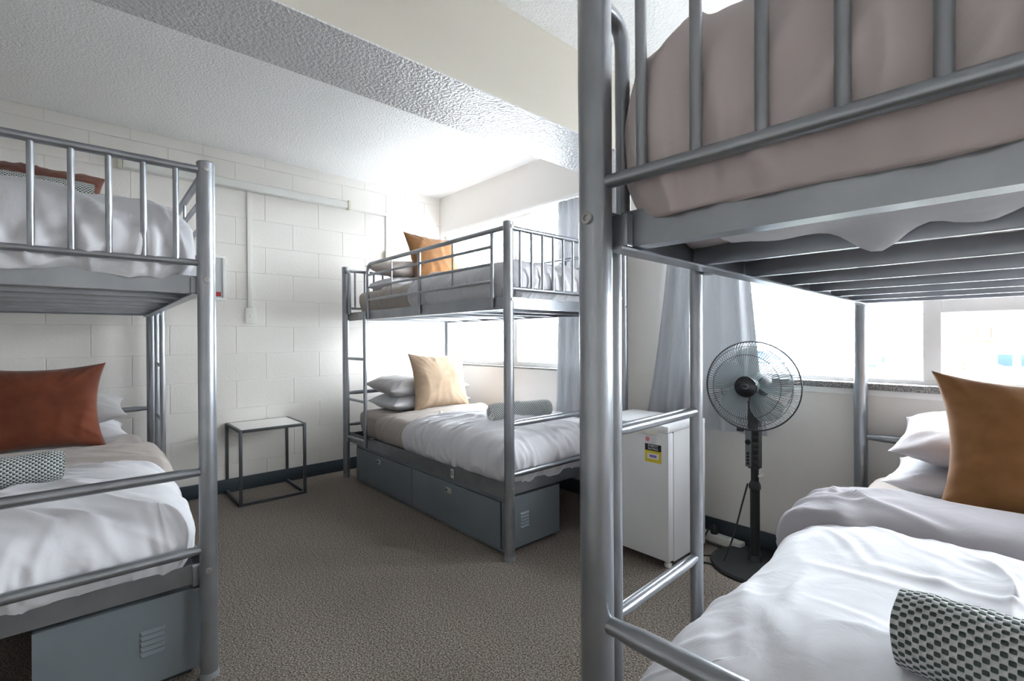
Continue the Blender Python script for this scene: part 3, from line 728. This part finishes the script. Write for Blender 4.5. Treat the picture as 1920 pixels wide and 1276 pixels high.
# ------------------------------------------------------------------ wall fittings on the block wall
lb = tag(empty('fluorescent_light', (0.0, -1.68, 2.235)), 'long white fluorescent batten mounted high on the block wall', 'light')
mb = MB(); pr = [(0.001, -0.026), (0.03, -0.030), (0.042, -0.024), (0.046, -0.008), (0.046, 0.008), (0.042, 0.026), (0.03, 0.032), (0.001, 0.030)]
n = len(pr)
for yy in (-0.735, 0.735): mb.v += [(x, yy, z) for x, z in pr]
mb.f += [(i, (i + 1) % n, n + (i + 1) % n, n + i) for i in range(n)] + [tuple(range(n)), tuple(range(n, 2 * n))]
mb.build('diffuser', 'diffuser', lb)
MB().cbox(0.001, 0.035, -0.74, 0.74, 0.031, 0.040, 0.003).build('spine', 'plastic', lb)
for yy in (-0.75, 0.75): MB().cbox(0.001, 0.05, yy - 0.012, yy + 0.012, -0.036, 0.040, 0.004).build('end_cap', 'yellowed', lb)
tag(MB().cbox(0.001, 0.014, -1.700, -1.668, 1.343, 2.205, 0.002).build('cable_conduit', 'plastic'), 'white conduit running from the batten down to the light switch', 'conduit')
sw = tag(empty('light_switch', (0.001, -1.680, 1.282)), 'white light switch plate on the block wall', 'switch')
MB().cbox(0, 0.012, -0.037, 0.037, -0.059, 0.0595, 0.003).build('plate', 'plastic', sw)
MB().cbox(0.012, 0.017, -0.008, 0.008, -0.012, 0.012, 0.002).build('rocker', 'plastic', sw)
c2 = tag(empty('cable_conduit', (0.001, -0.57, 2.0)), 'narrow white conduit turning down from the batten towards the window', 'conduit')
MB().cbox(0, 0.012, -0.345, 0.012, 0.208, 0.232, 0.002).build('horizontal_run', 'plastic', c2)
MB().cbox(0, 0.012, -0.012, 0.012, -0.11, 0.207, 0.002).build('vertical_run', 'plastic', c2)
MB().cbox(0, 0.03, -0.024, 0.024, -0.20, -0.11, 0.004).build('junction_box', 'yellowed', c2)
pf = tag(empty('picture_frame', (0.001, -1.96, 1.548)), 'white framed notice hanging on the block wall', 'picture frame')
fw, fh = 0.118, 0.162
for bx in ((-fw, fw, -fh, -fh + 0.02), (-fw, fw, fh - 0.02, fh), (-fw, -fw + 0.02, -fh + 0.02, fh - 0.02), (fw - 0.02, fw, -fh + 0.02, fh - 0.02)):
    MB().cbox(0, 0.018, bx[0], bx[1], bx[2], bx[3], 0.003).build('frame_side', 'white_paint', pf)
MB().box(0.002, 0.006, -fw + 0.018, fw - 0.018, -fh + 0.018, fh - 0.018).build('sheet', 'paper', pf, smooth=False)
MB().box(0.006, 0.0065, fw - 0.068, fw - 0.030, -fh + 0.030, -fh + 0.062).build('red_mark', 'lred', pf, smooth=False)

# ------------------------------------------------------------------ bar fridge
fr = tag(empty('bar_fridge', (2.555, -0.335, 0)), 'white bar fridge with yellow energy label under the curtain', 'fridge')
MB().cbox(-0.22, 0.22, -0.185, 0.130, 0.030, 0.672, 0.006).build('body', 'fridge', fr)
dr = MB().cbox(-0.22, 0.22, -0.235, -0.190, 0.040, 0.650, 0.008).build('door', 'fridge', fr)
MB().cbox(-0.222, 0.222, -0.240, 0.130, 0.6505, 0.684, 0.008).build('lid', 'fridge', fr)
MB().cbox(-0.20, 0.165, -0.2415, -0.236, 0.634, 0.660, 0.004).build('handle_lip', 'plastic', fr)
for sx in (-0.19, 0.19):
    for sy in (-0.19, 0.10): MB().lathe([(0.014, 0), (0.018, 0.004), (0.018, 0.016), (0.010, 0.018), (0.010, 0.031)], 16, Matrix.Translation((sx, sy, 0))).build('foot', 'plastic', fr)
lab = part(MB().box(0.095, 0.183, -0.2362, -0.2350, 0.500, 0.632).build('energy_label', 'lyellow', fr, smooth=False), 'yellow and black energy rating label')
MB().box(0.095, 0.183, -0.2366, -0.2362, 0.588, 0.632).build('label_header', 'fridge', lab, smooth=False)
MB().box(0.095, 0.183, -0.2366, -0.2362, 0.556, 0.588).build('label_band', 'lblack', lab, smooth=False)
MB().box(0.108, 0.170, -0.2366, -0.2362, 0.516, 0.544).build('label_panel', 'lwhite', lab, smooth=False)
MB().lathe([(0.013, 0), (0.013, 0.0004)], 5, Matrix.Translation((0.109, -0.2366, 0.610)) @ Matrix.Rotation(R(90), 4, 'X')).build('label_star', 'lpink', lab, smooth=False)
text('ENERGY', 0.015, 'lwhite', lab, (0.139, -0.2368, 0.5795), (R(90), 0, 0))
text('RATING', 0.015, 'lwhite', lab, (0.139, -0.2368, 0.5650), (R(90), 0, 0))
MB().box(0.120, 0.158, -0.2369, -0.2366, 0.524, 0.536).build('label_mark', 'lviolet', lab, smooth=False)

# ------------------------------------------------------------------ pedestal fan
FX, FY = 3.030, -0.225
fan = tag(empty('pedestal_fan', (FX, FY, 0)), 'black pedestal fan with round wire cage and smoky blades', 'fan')
base = MB().lathe([(0.19, 0), (0.20, 0.008), (0.195, 0.018), (0.12, 0.026), (0.035, 0.034), (0.026, 0.06)], 40).build('base', 'black', fan)
MB().tube([(0, 0, 0.03), (0, 0, 0.40)], 0.0215, 20).build('pole', 'black', fan)
MB().lathe([(0.023, 0), (0.0265, 0.003), (0.0265, 0.020), (0.024, 0.026), (0.018, 0.040)], 20, Matrix.Translation((0, 0, 0.375))).build('collar', 'black', fan)
MB().tube([(0, 0, 0.40), (0, 0, 0.48)], 0.0175, 18).build('inner_pole', 'black', fan)
kb = MB().tube([(0.016, 0, 0.44), (0.034, 0, 0.44)], 0.006, 10).build('clamp_screw', 'chrome', fan)
MB().cbox(0.030, 0.037, -0.010, 0.010, 0.430, 0.450, 0.003).build('screw_wing', 'chrome', kb)
hs = MB().cbox(-0.024, 0.026, -0.026, 0.024, 0.475, 0.80, 0.007).build('control_housing', 'black', fan)
for i in range(6): MB().cbox(0.002, 0.0275, -0.028, -0.020, 0.492 + i * 0.029, 0.518 + i * 0.029, 0.002).build('housing_rib', 'black_gloss', hs)
pn = MB().cbox(-0.034, -0.004, -0.030, 0.004, 0.482, 0.665, 0.006).build('control_panel', 'panel_grey', fan)
MB().lathe([(0.013, 0), (0.013, 0.006), (0.010, 0.009)], 18, Matrix.Translation((-0.019, -0.030, 0.602)) @ Matrix.Rotation(R(90), 4, 'X')).build('dial', 'black_gloss', pn)
for i in range(4): MB().lathe([(0.006, 0), (0.006, 0.007), (0.004, 0.008)], 12, Matrix.Translation((-0.019, -0.030, 0.500 + i * 0.016)) @ Matrix.Rotation(R(90), 4, 'X')).build('button', 'black_gloss', pn)
# head, its axis +z local, pointing at the room
AX = Vector((0.08, -1.0, 0.03)).normalized()
hq = AX.to_track_quat('Z', 'Y').to_matrix().to_4x4()
HM = Matrix.Translation((0.005, -0.02, 0.872)) @ hq
RC = 0.208
def fbuild(mb, name, m_, parent=fan, **k):
    o = mb.build(name, m_, parent, **k); return o
fbuild(MB().lathe([(0.02, -0.13), (0.05, -0.125), (0.058, -0.10), (0.060, -0.03), (0.05, -0.012), (0.02, -0.01)], 28, HM), 'motor', 'black')
fbuild(MB().cbox(-0.022, 0.022, -0.02, 0.03, 0.79, 0.86, 0.008), 'neck', 'black')
fbuild(MB().tube([HM @ Vector((0, 0, -0.02)), HM @ Vector((0, 0, 0.05))], 0.006, 10), 'spindle', 'wire')
def cage(front):
    mb = MB(); sg = 1 if front else -1
    dome = 0.085 if front else 0.055
    z0 = 0.035
    def prof(t):                                    # t 0 hub .. 1 rim
        r = 0.045 + (RC - 0.045) * t
        return r, z0 + sg * dome * (1 - max(0, (t - 0.55) / 0.45) ** 2.2) if t < 1 else z0
    nw = 96
    for i in range(nw):
        a = 2 * math.pi * i / nw
        pts = []
        for k in range(9):
            t = [0, .25, .5, .65, .78, .87, .94, .98, 1][k]
            r, z = prof(t); pts.append(HM @ Vector((r * math.cos(a + 0.0 * t), r * math.sin(a + 0.0 * t), z)))
        mb.tube(pts, 0.0010 if front else 0.0007, 4, caps=False)
    for t in ((0.0, 0.62, 0.86) if front else (0.0, 0.7)):
        r, z = prof(t)
        mb.tube([HM @ Vector((r * math.cos(2 * math.pi * j / 48), r * math.sin(2 * math.pi * j / 48), z)) for j in range(48)], 0.0014, 5, closed=True)
    return mb
part(fbuild(cage(True), 'front_grille', 'wire'), 'front wire grille')
part(fbuild(cage(False), 'rear_grille', 'wire'), 'rear wire grille')
fbuild(MB().tube([HM @ Vector((RC * math.cos(2 * math.pi * j / 72), RC * math.sin(2 * math.pi * j / 72), 0.035)) for j in range(72)], 0.0032, 8, closed=True), 'rim', 'black')
rc_ = HM @ Vector((0, 0, 0)); 
fbuild(MB().cbox(-0.055, -0.025, -0.075, -0.05, 0.655, 0.672, 0.004), 'rim_clip', 'black')
hubo = fbuild(MB().lathe([(0.047, 0.112), (0.049, 0.118), (0.047, 0.126), (0.040, 0.130), (0.0, 0.131)], 36, HM), 'badge', 'black_gloss')
# swoosh emblem on the badge
em = []
for k in range(19):
    a = R(-150 + 300 * k / 18); r = 0.016 * (0.55 + 0.45 * k / 18)
    em.append(HM @ Vector((r * math.cos(a) * 1.25, r * math.sin(a) * 0.8, 0.1315)))
MB().tube(em, [0.001 + 0.003 * math.sin(math.pi * k / 18) for k in range(19)], 6).build('emblem', 'panel_grey', hubo)
fbuild(MB().lathe([(0.028, 0.012), (0.032, 0.02), (0.032, 0.055), (0.024, 0.064), (0.0, 0.066)], 28, HM), 'hub', 'blade')
for b_ in range(5):
    mb = MB(); nr, na = 8, 10
    for i in range(nr + 1):
        r = 0.03 + 0.150 * i / nr
        wdt = (0.55 + 0.42 * math.sin(math.pi * min(1, (i / nr) * 0.85 + 0.12))) * (0.66 if i else 0.5)
        for j in range(na + 1):
            a = 2 * math.pi * b_ / 5 + wdt * (j / na - 0.5) * 1.85 + 0.35 * i / nr
            rr = r - (0.012 * (2 * j / na - 1) ** 2 if i == nr else 0)
            mb.v.append(tuple(HM @ Vector((rr * math.cos(a), rr * math.sin(a), 0.038 + (j / na - 0.5) * 0.040 * (1 - 0.3 * i / nr)))))
    for i in range(nr):
        for j in range(na): mb.f.append((i * (na + 1) + j, (i + 1) * (na + 1) + j, (i + 1) * (na + 1) + j + 1, i * (na + 1) + j + 1))
    fbuild(mb, 'blade', 'blade')
# power board and fan cord
pb = tag(empty('power_board', (2.79, -0.075, 0), R(-4)), 'white power board on the carpet by the skirting', 'power board')
MB().cbox(-0.17, 0.125, -0.028, 0.028, 0, 0.038, 0.006).build('body', 'plastic', pb)
for x in (-0.10, -0.03, 0.04): MB().cbox(x - 0.015, x + 0.015, -0.016, 0.016, 0.038, 0.0395, 0.0006).build('socket', 'lwhite', pb)
plug_mb = (MB().lathe([(0.018, 0.040), (0.020, 0.048), (0.018, 0.066), (0.010, 0.082), (0.005, 0.088)], 16, Matrix.Translation((2.76 - FX, -0.074 - FY, 0))))
def spline(pts, n=8):
    pts = [Vector(p) for p in pts]; out = []
    for i in range(len(pts) - 1):
        p0, p1, p2, p3 = pts[max(i - 1, 0)], pts[i], pts[i + 1], pts[min(i + 2, len(pts) - 1)]
        for k in range(n):
            t = k / n
            out.append(0.5 * ((2 * p1) + (p2 - p0) * t + (2 * p0 - 5 * p1 + 4 * p2 - p3) * t * t + (3 * p1 - p0 - 3 * p2 + p3) * t ** 3))
    out.append(pts[-1]); return out
cord = MB().tube(spline([(x - FX, y - FY, z) for x, y, z in [(3.005, -0.245, 0.40), (2.985, -0.262, 0.30), (2.958, -0.285, 0.16), (2.925, -0.315, 0.035), (2.905, -0.335, 0.006), (2.86, -0.36, 0.005), (2.80, -0.37, 0.005), (2.80, -0.30, 0.005),
                      (2.90, -0.235, 0.005), (2.935, -0.19, 0.005), (2.89, -0.15, 0.005), (2.79, -0.135, 0.005), (2.73, -0.12, 0.01), (2.735, -0.09, 0.06), (2.755, -0.076, 0.088)]]), 0.0042, 8).build('power_cord', 'black', fan)
plug_mb.build('plug', 'black', cord)

# ------------------------------------------------------------------ curtains
def curtain(name_label, x0t, x1t, x0b, x1b, zt, zb, folds, seed, base=-0.035, amp=0.035):
    nx, nz = 200, 60
    mb = MB()
    for k in range(nz + 1):
        t = k / nz; z = zt + (zb - zt) * t
        for i in range(nx + 1):
            u = i / nx
            xa, xb = x0t + (x0b - x0t) * t ** 1.4, x1t + (x1b - x1t) * t ** 1.4
            x = xa + (xb - xa) * u + 0.012 * mn.noise(Vector((u * 6 + seed, t * 2, 0)))
            am = amp * (0.35 + 0.65 * min(1, t * 3))
            ph = folds * 2 * math.pi * u + 1.6 * mn.noise(Vector((u * 3 + seed, t * 0.9, 0.7)))
            y = base - am * (0.5 + 0.5 * math.sin(ph)) * (0.7 + 0.5 * mn.noise(Vector((u * 4, seed, t * 0.7))))
            head = max(0, 1 - t / 0.07)
            y += head * 0.005 * math.sin(folds * 6 * math.pi * u)
            y += 0.003 * mn.noise(Vector((u * 30 + seed, t * 6, 0)))
            zz = z - (0.012 * mn.noise(Vector((u * 5 + seed, 3, 0))) if k == nz else 0)
            mb.v.append((x, y, zz))
    for k in range(nz):
        for i in range(nx): mb.f.append((k * (nx + 1) + i, (k + 1) * (nx + 1) + i, (k + 1) * (nx + 1) + i + 1, k * (nx + 1) + i + 1))
    o = mb.build('curtain', 'curtain', angle=180)
    hb = MB()
    w = nx + 1; r0, r1 = nz - 3, nz
    for r in (r0, r1): hb.v += [(x, y - 0.004, z) for x, y, z in mb.v[r * w:(r + 1) * w]]
    hb.f = [(i, i + 1, w + i + 1, w + i) for i in range(nx)]
    hb.build('hem', 'curtain', o, angle=180)
    return tag(o, name_label, 'curtain', 'grey window curtains')
curtain('grey curtain gathered behind the bunk under the window', 1.575, 2.09, 1.555, 2.02, 2.10, 0.555, 5, 1.0, base=-0.008, amp=0.022)
curtain('grey curtain hanging behind the bar fridge and fan', 2.52, 2.90, 2.325, 3.02, 2.10, 0.600, 6, 4.0, amp=0.045)
for a, b_, lb_ in ((0.10, 2.12, 'slim white curtain rail above the window over the block wall corner'), (2.47, 5.8, 'slim white curtain rail above the window with granite sill')):
    cr = tag(empty('curtain_rail', ((a + b_) / 2, -0.024, 2.112)), lb_, 'curtain rail')
    hw = (b_ - a) / 2
    MB().cbox(-hw, hw, -0.012, 0.012, -0.010, 0.010, 0.003).build('track', 'white_paint', cr)
    for x in (-hw + 0.1, 0, hw - 0.1): MB().cbox(x - 0.012, x + 0.012, 0.012, 0.024, -0.012, 0.012, 0.002).build('bracket', 'white_paint', cr)

# ------------------------------------------------------------------ loose sheet poking through the slats of the near upper bunk
def sheet_flap():
    mb = MB(); nx, ny = 60, 16
    for i in range(nx + 1):
        for j in range(ny + 1):
            u, v = i / nx, j / ny
            x = 1.655 + v * 0.24
            y = 0.12 + u * 0.80
            drop = math.exp(-((u - 0.22) / 0.10) ** 2)
            sag = 0.020 * math.sin(math.pi * v) * (0.4 + 0.9 * abs(math.sin(u * 11 + 0.6))) * (1 - 0.5 * u) + 0.050 * math.exp(-((u - 0.24) / 0.055) ** 2) * math.exp(-((v - 0.16) / 0.13) ** 2) + 0.018 * math.exp(-((u - 0.38) / 0.05) ** 2) * math.exp(-((v - 0.2) / 0.2) ** 2)
            z = 1.296 - sag - 0.006 * abs(mn.noise(Vector((u * 14, v * 7, 1))))
            mb.v.append((x, y, z))
    for i in range(nx):
        for j in range(ny): mb.f.append((i * (ny + 1) + j, (i + 1) * (ny + 1) + j, (i + 1) * (ny + 1) + j + 1, i * (ny + 1) + j + 1))
    o = mb.build('loose_sheet', 'white_cloth', angle=180)
    place(o, 3, 0, 0, -0.0135)
    return tag(o, 'white sheet sagging between the slats under the mauve duvet', 'sheet')
sheet_flap()

# ------------------------------------------------------------------ outside: louvre fins and the city
lv = tag(empty('sunshade_louvre', (2.0, 0.55, 0)), 'white horizontal sunshade fins outside the windows', 'louvre')
for i in range(14):
    z = 0.40 + i * 0.128
    MB().cbox(-2.5, 5.0, -0.02, 0.02, z - 0.023, z + 0.023, 0.004).build('fin', 'fin', lv)
    MB().tube([(-2.5, 0, z + 0.044), (5.0, 0, z + 0.044)], 0.005, 8).build('rod', 'fin', lv)
for x in (-2.4, -0.05, 2.9, 4.9): MB().cbox(x - 0.02, x + 0.02, 0.022, 0.06, -0.4, 2.3, 0.004).build('louvre_post', 'fin', lv)

M['asphalt'] = mat('asphalt', (0.08, 0.082, 0.085), 0.9)
M['conc'] = mat('pale_concrete', (0.32, 0.33, 0.34), 0.8)
M['brick'] = mat('orange_brick', (0.26, 0.09, 0.05), 0.85)
M['blueglass'] = mat('blue_glass', (0.02, 0.035, 0.06), 0.15)
M['bluewall'] = mat('blue_grey_cladding', (0.06, 0.10, 0.16), 0.6)
M['leaf'] = mat('leaf_green', (0.045, 0.075, 0.03), 0.8, bump=(3, 0.6, 0.3))
M['bark'] = mat('bark', (0.05, 0.04, 0.03), 0.9)
struct(MB().box(-150, 150, -120, 160, -9.2, -9).build('ground', 'asphalt', smooth=False), 'street below')
def building(x0, x1, y0, y1, z1, wallm, winm, fl, cols, label, rw=0.66):
    e = tag(empty('building', ((x0 + x1) / 2, y0, -9)), label, 'building')
    ox = (x0 + x1) / 2; h = z1 + 9
    MB().box(x0 - ox, x1 - ox, 0, y1 - y0, 0, h).build('walls', wallm, e, smooth=False)
    MB().box(x0 - ox - 0.2, x1 - ox + 0.2, -0.2, y1 - y0 + 0.2, h, h + 0.4).build('roof_edge', 'conc', e, smooth=False)
    wm = None; cw = (x1 - x0) / cols; fh_ = h / fl
    for i in range(cols):
        for j in range(max(0, fl - 5), fl):
            if wm is None:
                wo = MB().cbox(-cw * rw / 2, cw * rw / 2, -0.06, 0.02, 0, fh_ * 0.6, 0.02).build('window', winm, e, smooth=False); wm = wo.data
            else: wo = D.objects.new('window', wm); COL.objects.link(wo); wo.parent = e
            wo.location = (x0 - ox + cw * (i + 0.5), 0, j * fh_ + fh_ * 0.25)
building(-17, -9.5, 46, 60, 4.4, 'bluewall', 'blueglass', 5, 7, 'blue glazed office block across the street')
building(-8.5, -3.0, 40, 52, 0.5, 'conc', 'blueglass', 4, 6, 'pale concrete block with blue windows across the street')
building(-5.5, 1.2, 54, 66, 2.4, 'brick', 'blueglass', 5, 8, 'orange brick building across the street')
building(1.6, 8.5, 46, 60, 3.2, 'conc', 'blueglass', 5, 6, 'grey office block standing beyond the trees')
building(-30, -19, 42, 60, 0.2, 'conc', 'bluewall', 4, 8, 'low pale building at the street corner')
def tree(x, y, h, r, label, seed):
    e = tag(empty('street_tree', (x, y, -9)), label, 'tree', 'street trees')
    MB().tube([(0, 0, 0), (0.1, 0, h * 0.5), (0, 0.1, h * 0.75)], [0.3, 0.22, 0.1], 8).build('trunk', 'bark', e)
    bm = bmesh.new(); bmesh.ops.create_icosphere(bm, subdivisions=4, radius=r)
    for v in bm.verts: v.co = v.co * (1 + 0.35 * fbm(v.co.x * 0.9 + seed, v.co.y * 0.9, v.co.z * 0.9, 4)); v.co.z = v.co.z * 0.8 + h - r * 0.6
    mb = MB(); bm.verts.index_update(); mb.add([v.co[:] for v in bm.verts], [[v.index for v in f.verts] for f in bm.faces]); bm.free()
    mb.build('crown', 'leaf', e)
for i, (x, y, h, r, lb_) in enumerate([(0.6, 30, 9.0, 2.6, 'green street tree in front of the orange brick building'), (6.0, 34, 9.6, 2.7, 'tallest street tree in front of the grey office block'),
        (-5.0, 31, 8.0, 2.4, 'street tree in front of the pale concrete block'), (-10.6, 30, 7.2, 2.2, 'low street tree in front of the blue office block')]):
    tree(x, y, h, r, lb_, i * 3.1)
